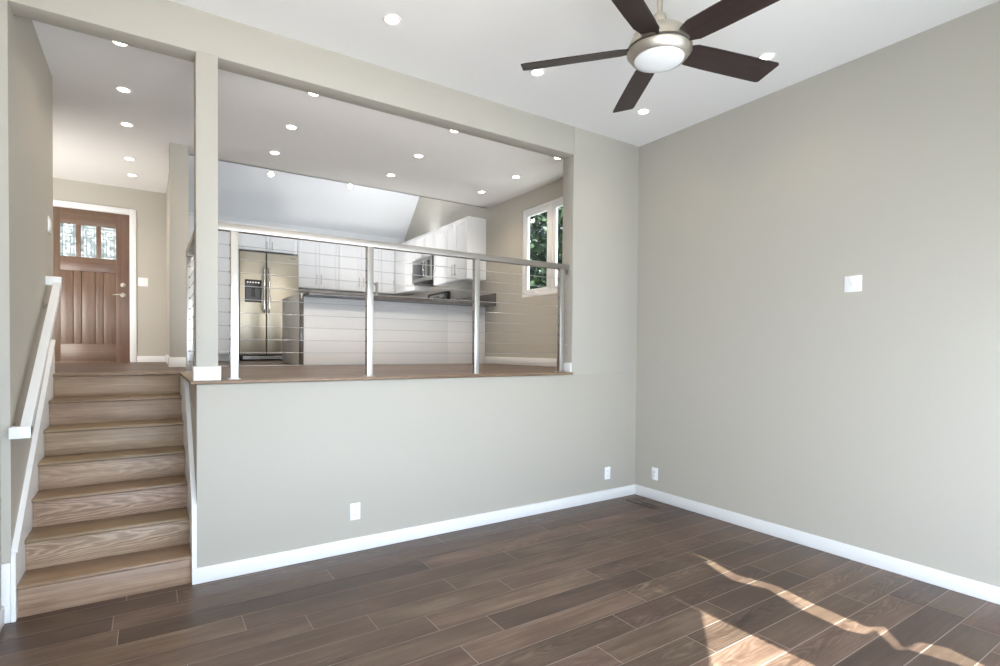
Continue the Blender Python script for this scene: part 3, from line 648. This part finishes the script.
# microwave over the range
mw = thing('microwave', 'stainless over-range microwave under the right wall cabinets', 'microwave', (-0.2, 4.6, 2.69))
MX = -0.395; my0, my1, mz0, mz1 = 4.22, 4.98, 2.70, 3.125
MB().box(MX + 0.03, -0.003, my0, my1, mz0, mz1 - 0.001, 0.003).build('body', M['black'], mw)
dd = MB().box(MX, MX + 0.03, my0 + 0.17, my1 - 0.002, mz0 + 0.022, mz1 - 0.004, 0.004).build('door', M['mwsteel'], mw)
MB().box(MX - 0.002, MX + 0.001, my0 + 0.24, my1 - 0.055, mz0 + 0.085, mz1 - 0.085, 0.001).build('window', M['dglass'], dd)
b = MB(); hy = my0 + 0.20
b.tube([(MX, hy, mz1 - 0.05), (MX - 0.04, hy, mz1 - 0.075), (MX - 0.052, hy, (mz0 + mz1) / 2), (MX - 0.04, hy, mz0 + 0.095), (MX, hy, mz0 + 0.07)], 0.011, 10); b.build('handle', M['chrome'], dd)
cp = MB().box(MX, MX + 0.03, my0 + 0.002, my0 + 0.168, mz0 + 0.022, mz1 - 0.004, 0.004).build('control_panel', M['mwsteel'], mw)
MB().box(MX - 0.002, MX + 0.001, my0 + 0.045, my0 + 0.145, mz0 + 0.09, mz1 - 0.06, 0.001).build('keypad', M['black'], cp)
MB().box(MX + 0.015, -0.02, my0 + 0.02, my1 - 0.02, mz0 - 0.012, mz0 + 0.001, 0.002).build('underside_vent', M['black'], mw)

# range
rg_ = thing('range', 'black and steel range showing its control console under the microwave', 'stove', (-0.33, 4.61, ZF))
ry0, ry1 = 4.23, 4.99
MB().box(-0.63, -0.02, ry0, ry1, ZF + 0.09, CT1 - 0.01, 0.004).build('body', M['steel'], rg_)
MB().box(-0.55, -0.02, ry0 + 0.02, ry1 - 0.02, ZF, ZF + 0.09).build('plinth', M['black'], rg_)
ct = MB().box(-0.635, -0.02, ry0, ry1, CT1 - 0.01, CT1 + 0.004, 0.003).build('cooktop', M['dglass'], rg_)
b = MB()
for bx, by, br in ((-0.48, ry0 + 0.2, 0.1), (-0.48, ry1 - 0.2, 0.08), (-0.22, ry0 + 0.2, 0.08), (-0.22, ry1 - 0.2, 0.1)): b.lathe([(br - 0.004, 0), (br, 0), (br, 0.0008), (br - 0.004, 0.0008), (br - 0.004, 0)], (bx, by, CT1 + 0.0042), 28)
b.build('burner_rings', M['dark'], ct)
od = MB().box(-0.665, -0.632, ry0 + 0.005, ry1 - 0.005, ZF + 0.27, CT1 - 0.06, 0.006).build('oven_door', M['steel'], rg_)
MB().box(-0.667, -0.664, ry0 + 0.12, ry1 - 0.12, ZF + 0.36, CT1 - 0.20, 0.001).build('oven_window', M['dglass'], od)
MB().tube([(-0.66, ry0 + 0.06, CT1 - 0.11), (-0.705, ry0 + 0.06, CT1 - 0.11), (-0.705, ry1 - 0.06, CT1 - 0.11), (-0.66, ry1 - 0.06, CT1 - 0.11)], 0.011, 10).build('oven_handle', M['chrome'], od)
b = MB(); b.poly_prism([(-0.125, ry0 + 0.002, CT1 + 0.004), (-0.075, ry0 + 0.002, CT1 + 0.300), (-0.02, ry0 + 0.002, CT1 + 0.300), (-0.02, ry0 + 0.002, CT1 + 0.004)], (0, ry1 - ry0 - 0.004, 0)); cs = b.build('console', M['black'], rg_)
b = MB(); b.poly_prism([(-0.112, ry0 + 0.10, CT1 + 0.10), (-0.080, ry0 + 0.10, CT1 + 0.27), (-0.077, ry0 + 0.10, CT1 + 0.27), (-0.109, ry0 + 0.10, CT1 + 0.10)], (0, ry1 - ry0 - 0.20, 0)); b.build('steel_fascia', M['mwsteel'], cs)
b = MB(); b.poly_prism([(-0.111, ry0 + 0.27, CT1 + 0.13), (-0.0885, ry0 + 0.27, CT1 + 0.24), (-0.085, ry0 + 0.27, CT1 + 0.24), (-0.107, ry0 + 0.27, CT1 + 0.13)], (0, 0.22, 0)); b.build('display', M['dglass'], cs)
rk = Matrix.Rotation(-math.pi / 2 + 0.18, 3, 'Y')
for yy in (ry0 + 0.11, ry0 + 0.20, ry1 - 0.20, ry1 - 0.11): MB().lathe([(0, 0), (0.024, 0), (0.021, 0.022), (0, 0.024)], (-0.098, yy, CT1 + 0.18), 18, rk).build('knob', M['black'], cs)

# ================================================================== PLATES AND OUTLETS
def outlet(name, axis, plane, a, z, label, kind='duplex', cat='power outlet', w=0.078, h=0.128, group=None):
    fm = front(axis, plane); t = thing(name, label, cat, fm(a, 0, z), group)
    b = MB(); fbox(b, fm, a - w / 2, a + w / 2, 0.0, 0.006, z - h / 2, z + h / 2, 0.002); b.build('cover_plate', M['plate'], t)
    if kind == 'duplex':
        for dz in (0.021, -0.021):
            b = MB(); fbox(b, fm, a - 0.017, a + 0.017, 0.005, 0.0085, z + dz - 0.0145, z + dz + 0.0145, 0.003); r = b.build('receptacle', M['plate'], t)
            s_ = MB()
            for q in (-0.007, 0.007): fbox(s_, fm, a + q - 0.0012, a + q + 0.0012, 0.008, 0.0090, z + dz - 0.003, z + dz + 0.006)
            fbox(s_, fm, a - 0.0025, a + 0.0025, 0.008, 0.0090, z + dz - 0.010, z + dz - 0.006)
            s_.build('slots', M['slot'], r)
    elif kind == 'rocker':
        n = max(1, round(w / 0.05) - 1) if w > 0.1 else 1
        for i in range(n):
            c_ = a + (i - (n - 1) / 2) * 0.046
            b = MB(); fbox(b, fm, c_ - 0.016, c_ + 0.016, 0.005, 0.010, z - 0.033, z + 0.033, 0.002); b.build('rocker', M['plate'], t)
    return t
outlet('power_outlet', 'y', 0, -3.072, 0.305, 'white outlet low on the half wall, below the long railing', group=None)
outlet('power_outlet', 'y', 0, -0.418, 0.275, 'white outlet on the half wall close to the room corner')
outlet('power_outlet', 'x', 0, -0.267, 0.270, 'white outlet on the long right wall beside the corner')
t = outlet('wall_plate', 'x', 0, -2.102, 2.057, 'white double wall plate high on the long right wall', 'rocker', 'wall plate', 0.118, 0.120)
outlet('light_switch', 'y', YD, -4.444, 2.447, 'white switch plate right of the front door', 'rocker', 'light switch', 0.118, 0.120)
def outletx(name, a, z, label):
    t = thing(name, label, 'light switch', (XL, a, z))
    MB().box(XL, XL + 0.006, a - 0.06, a + 0.06, z - 0.06, z + 0.06, 0.002).build('cover_plate', M['plate'], t)
    for q in (-0.024, 0.024): MB().box(XL + 0.005, XL + 0.011, a + q - 0.016, a + q + 0.016, z - 0.033, z + 0.033, 0.002).build('rocker', M['plate'], t)
outletx('light_switch', 1.44, 2.49, 'white switch plate on the stair wall above the handrail')
outlet('power_outlet', 'y', YK - 0.012, -0.888, 2.50, 'small white outlet on the back splash below the wall cabinets')

# floor register
fv = thing('floor_vent', 'dark slotted floor vent by the room corner', 'floor vent', (-0.21, -0.29, 0))
vx0, vx1, vy0, vy1 = -0.265, -0.165, -0.47, -0.12
b = MB().box(vx0, vx1, vy0, vy0 + 0.014, 0, 0.005, 0.001).box(vx0, vx1, vy1 - 0.014, vy1, 0, 0.005, 0.001).box(vx0, vx0 + 0.014, vy0, vy1, 0, 0.005, 0.001).box(vx1 - 0.014, vx1, vy0, vy1, 0, 0.005, 0.001).box(vx0, vx1, -0.302, -0.288, 0, 0.005)
b.build('frame', M['vent'], fv)
MB().box(vx0 + 0.01, vx1 - 0.01, vy0 + 0.01, vy1 - 0.01, 0.0003, 0.001).build('duct', M['slot'], fv)
b = MB(); n = 6
b.box(vx0 + 0.012, vx1 - 0.012, -0.29, vy1 - 0.012, 0.001, 0.0035)
for i in range(n):
    y = vy0 + 0.022 + i * 0.026; b.box(vx0 + 0.012, vx1 - 0.012, y, y + 0.0025, 0.001, 0.0035)
b.build('louvers', M['vent'], fv)

# ================================================================== RECESSED DOWNLIGHTS
def downlight(loc, label, group, tilt=0.0, proto=None):
    if proto is None:
        t = thing('recessed_light', label, 'recessed light', loc, group)
        x, y, z = loc
        MB().lathe([(0.042, -0.001), (0.043, -0.004), (0.056, -0.008), (0.062, -0.005), (0.063, -0.0005), (0.042, -0.001)], loc, 32).build('trim_ring', M['lamp_ring'], t)
        MB().lathe([(0, -0.0045), (0.036, -0.004), (0.0432, -0.0025), (0.0432, -0.0008), (0, -0.0008)], loc, 32).build('lens', M['lens'], t)
    else: t = copy_tree(proto, loc, None, label); t['group'] = group
    t.rotation_euler = (tilt, 0, 0)
    return t
def spot(loc, e=None, tilt=0.0):
    l = bpy.data.lights.new('downlight_lamp', 'SPOT'); l.energy = e or DOWN_W; l.color = DOWN_COL; l.spot_size = math.radians(125); l.spot_blend = 0.8; l.shadow_soft_size = 0.055
    o = bpy.data.objects.new('downlight_lamp', l); COL.objects.link(o); o.location = (loc[0], loc[1], loc[2] - 0.012); o.rotation_euler = (tilt, 0, 0)
gh, gk, gl = 'recessed lights in the hall', 'recessed lights over the kitchen edge', 'recessed lights in the lower room'
DL = [((-4.550, 0.735), 'recessed light above the stairs, nearest the beam', gh), ((-4.555, 1.585), 'second recessed hall light back from the beam', gh), ((-4.556, 2.435), 'third recessed hall light back from the beam', gh),
      ((-4.565, 3.585), 'fourth recessed hall light, second nearest the front door', gh), ((-4.552, 4.290), 'recessed hall light nearest the front door', gh),
      ((-3.200, 0.735), 'recessed kitchen light by the beam, in the column-side row', gk), ((-3.202, 1.582), 'middle recessed kitchen light in the column-side row', gk), ((-3.200, 2.420), 'recessed kitchen light in the column-side row, nearest the sloped ceiling', gk),
      ((-1.835, 0.735), 'recessed kitchen light by the beam, in the middle row', gk), ((-1.833, 1.590), 'middle recessed kitchen light in the middle row', gk), ((-1.838, 2.400), 'recessed kitchen light in the middle row, nearest the sloped ceiling', gk),
      ((-0.506, 0.735), 'recessed kitchen light half hidden by the beam, in the window-side row', gk), ((-0.508, 1.565), 'middle recessed kitchen light in the window-side row', gk), ((-0.530, 2.365), 'recessed kitchen light in the window-side row, nearest the sloped ceiling', gk),
      ((-3.035, -0.605), 'recessed light in the lower room ceiling above the column', gl), ((-1.834, -0.612), 'recessed light at the tip of the left-pointing fan blade', gl),
      ((-0.620, -0.607), 'recessed light near the room corner, past the lowest fan blade', gl), ((-0.575, -1.740), 'recessed light at the tip of the right-pointing fan blade', gl)]
proto = None
for (x, y), lab, g in DL:
    t = downlight((x, y, ZC), lab, g, 0, proto); proto = proto or t
    spot((x, y, ZC), {gl: 8, gh: 14, gk: 22}[g])
for (x, y), lab in (((-2.671, 5.594), 'round spotlight on the sloped ceiling above the refrigerator'), ((-1.349, 5.569), 'round spotlight on the sloped ceiling right of the other, past the refrigerator')):
    z = zs + (YK - y); t = downlight((x, y - 0.002, z - 0.002), lab, 'spotlights on the sloped ceiling', -math.pi / 4, proto)
    spot((x, y - 0.01, z - 0.01), 8, -math.pi / 4)

# ================================================================== CEILING FAN
HX, HY, HZ = -2.338, -2.240, 2.986
PH0 = math.radians(130.2); FR = 0.66
fan = thing('ceiling_fan', 'five-blade ceiling fan with dark blades, nickel motor and white light', 'ceiling fan', (HX, HY, HZ))
MB().lathe([(0, ZC - HZ), (0.075, ZC - HZ), (0.072, ZC - HZ - 0.03), (0.04, ZC - HZ - 0.075), (0.02, ZC - HZ - 0.085), (0, ZC - HZ - 0.085)], (HX, HY, HZ), 32).build('canopy', M['nickel'], fan)
MB().tube([(HX, HY, ZC - 0.08), (HX, HY, HZ + 0.14)], 0.013, 16).build('downrod', M['nickel'], fan)
b = MB().lathe([(0, 0.175), (0.020, 0.175), (0.030, 0.165), (0.034, 0.135), (0.036, 0.12), (0.060, 0.105), (0.068, 0.085), (0.070, 0.07), (0, 0.07)], (HX, HY, HZ), 32); b.build('coupling_cover', M['nickel'], fan)
MB().lathe([(0, 0.098), (0.075, 0.098), (0.112, 0.082), (0.126, 0.070), (0.152, 0.010), (0.152, 0.005), (0.147, 0.003), (0, 0.003)], (HX, HY, HZ), 48).build('motor_housing', M['nickel'], fan)
MB().lathe([(0.0, 0.004), (0.1435, 0.004), (0.1435, -0.008), (0, -0.008)], (HX, HY, HZ), 48).build('shadow_groove', M['slot'], fan)
MB().lathe([(0, -0.005), (0.148, -0.005), (0.151, -0.008), (0.151, -0.012), (0.127, -0.042), (0.121, -0.045), (0.117, -0.042), (0, -0.038)], (HX, HY, HZ), 48).build('light_housing', M['nickel'], fan)
MB().lathe([(0.1165, -0.038), (0.115, -0.046), (0.100, -0.055), (0.070, -0.063), (0.035, -0.067), (0, -0.068)], (HX, HY, HZ), 48).build('light_lens', M['opal'], fan)
pit = math.radians(16)
for k in range(5):
    a = PH0 - k * math.radians(72)
    R3 = Matrix.Rotation(a, 3, 'Z') @ Matrix.Rotation(-pit, 3, 'X')
    b = MB(); th = 0.0055; zc = 0.022
    outl = [(0.120, -0.036), (0.120, 0.036), (0.185, 0.062), (0.30, 0.066), (0.50, 0.068), (0.652, 0.069), (0.668, 0.062), (0.686, -0.060), (0.676, -0.069), (0.50, -0.068), (0.30, -0.066), (0.185, -0.062)]
    pts = [R3 @ Vector((x, y, 0)) + Vector((HX, HY, HZ + zc - 0.010)) for x, y in outl]
    b.poly_prism(pts, R3 @ Vector((0, 0, th)))
    for f in b.bm.faces:
        for l in f.loops:
            q = R3.inverted() @ (l.vert.co - Vector((HX, HY, HZ))); l[b.uv].uv = (q.x + k * 3.1, q.y + k * 1.7)
    b.build('blade', M['blade'], fan)

# ================================================================== BEHIND THE VIEWER AND OUTSIDE
g1 = thing('window_3', 'glazed sliding door behind the viewer', 'window', ((GX0 + GX1) / 2, YB, 0), None, 'structure')
b = MB()
for a, c in ((GX0, (GX0 + GX1) / 2 + 0.03), ((GX0 + GX1) / 2 - 0.03, GX1)):
    b.box(a, a + 0.06, YB - 0.1, YB - 0.05, 0, GZ); b.box(c - 0.06, c, YB - 0.1, YB - 0.05, 0, GZ); b.box(a, c, YB - 0.1, YB - 0.05, 0, 0.09); b.box(a, c, YB - 0.1, YB - 0.05, GZ - 0.07, GZ)
b.build('frame', M['trim'], g1)
MB().box(GX0 + .05, GX1 - .05, YB - 0.077, YB - 0.073, 0.08, GZ - 0.06).build('pane', M['glass'], g1)
g2 = thing('window_4', 'tall window behind the viewer', 'window', ((HX0 + HX1) / 2, YB, HZ0), None, 'structure')
b = MB()
b.box(HX0, HX0 + 0.05, YB - 0.1, YB - 0.05, HZ0, HZ1); b.box(HX1 - 0.05, HX1, YB - 0.1, YB - 0.05, HZ0, HZ1); b.box(HX0, HX1, YB - 0.1, YB - 0.05, HZ0, HZ0 + 0.05); b.box(HX0, HX1, YB - 0.1, YB - 0.05, HZ1 - 0.05, HZ1)
b.build('frame', M['trim'], g2)
MB().box(HX0 + .04, HX1 - .04, YB - 0.077, YB - 0.073, HZ0 + .04, HZ1 - .04).build('pane', M['glass'], g2)
# added sheer gobos, cut so the sun between them draws the floor patches
CY = YB + 0.06
def zc_(yfl): return yfl - CY            # height on the gobo plane that the 45 degree sun throws to floor depth yfl
def gobo(pts, label):
    b = MB(); b.poly_prism([(x, CY, z) for x, z in pts], (0, 0.006, 0)); return tag(b.build('sheer_gobo', M['sheer']), label, 'gobo', 'added sun gobos behind the viewer')
cb = 0.06
gobo([(HX0 - 0.1, 3.5), (-1.64, 3.5), (-1.645, zc_(-2.025)), (-2.075, zc_(-2.392)), (-2.62, zc_(-2.84)), (HX0 - 0.1, 1.55)], 'left added sheer gobo, slanted to cut the sun patch')
lft = [(-0.965, -1.59), (-1.070, -1.86), (-0.995, -2.07), (-1.085, -2.31), (-1.122, -2.60), (-1.080, -2.672), (-0.985, -2.680), (-1.120, -2.835), (-1.06, -2.85), (-1.0, -3.06), (-1.06, -3.2)]
rgt = [(-0.925, -1.545), (-0.945, -1.62), (-1.003, -1.82), (-0.935, -2.08), (-0.985, -2.28), (-1.010, -2.50), (-1.020, -2.64), (-0.935, -2.690), (-1.100, -2.845), (-0.96, -2.86), (-0.90, -2.96), (-0.96, -3.2)]
gobo([(-1.64, cb)] + [(-1.64, 2.2)] + [(-1.64, 3.5), (-0.925, 3.5), (-0.925, zc_(-1.575))] + [(x - 0.022, zc_(y)) for x, y in lft] + [(-1.10, cb)], 'middle added sheer gobo of three behind the viewer')
gobo([(HX1 + 0.1, cb), (HX1 + 0.1, 3.5), (-0.92, 3.5)] + [(x + 0.016, zc_(y)) for x, y in rgt] + [(-1.0, cb)], 'right added sheer gobo of three behind the viewer')
# roof added to block sun at the sliding door, paving and trees outside
b = MB().box(XW - 0.4, -2.83, YB - 2.3, YB - 0.15, 2.72, 2.84); struct(b.build('roof_sunblock', M['siding']), 'flat roof added outside the sliding door to block the sun', 'roof')
for x in (XW - 0.3, -2.95): struct(MB().box(x, x + 0.1, YB - 2.25, YB - 2.15, -0.15, 2.72).build('trim_6', M['siding']), 'post of the added sun-blocking roof', 'post')
struct(MB().box(-40, 40, -40, 40, -0.35, -0.15).build('ground', M['ground']), 'pale paving around the house', 'ground')

def tree(x, y, label, h=6.5, n=9000, rad=1.75, seed=1):
    rn = random.Random(seed); t = thing('tree', label, 'tree', (x, y, -0.15), 'trees outside the kitchen window')
    b = MB(); b.tube([(x, y, -0.15), (x + 0.05, y, 1.2), (x - 0.05, y + 0.05, 2.6), (x, y, h - 1.2)], [0.16, 0.13, 0.10, 0.04], 10)
    for k in range(9):
        a = rn.uniform(0, 6.28); z = 1.5 + k * 0.42; b.tube([(x, y, z), (x + math.cos(a) * .6, y + math.sin(a) * .6, z + .5), (x + math.cos(a) * 1.2, y + math.sin(a) * 1.2, z + 0.9)], [0.05, 0.035, 0.012], 6)
    b.build('trunk', M['bark'], t)
    b = MB()
    for i in range(n):
        th = rn.uniform(0, 6.283); zz = rn.uniform(1.3, h); r = rad * math.sqrt(rn.random()) * (1 - 0.45 * abs((zz - 3.6) / 3.4))
        p = Vector((x + r * math.cos(th), y + r * math.sin(th), zz)); s_ = rn.uniform(0.10, 0.20)
        d = Vector((rn.gauss(0, 1), rn.gauss(0, 1), rn.gauss(-0.3, .7))).normalized(); e = d.cross(Vector((rn.gauss(0, 1), rn.gauss(0, 1), 1))).normalized()
        n_ = d.cross(e) * s_ * 0.12
        v = [b.bm.verts.new(q) for q in (p, p + d * s_ * .5 + e * s_ * .35 + n_, p + d * s_ * 1.2, p + d * s_ * .5 - e * s_ * .35 + n_)]
        b.bm.faces.new((v[0], v[1], v[2])); b.bm.faces.new((v[0], v[2], v[3]))
    b.build('foliage', M['leaf'], t)
tree(3.0, 4.2, 'leafy dark tree seen through the right casement', seed=3)
tree(5.6, 7.6, 'leafy dark tree seen through the left casement', seed=5)
tree(9.8, 9.9, 'leafy dark tree behind the others outside the window', h=7.6, rad=2.2, seed=8)
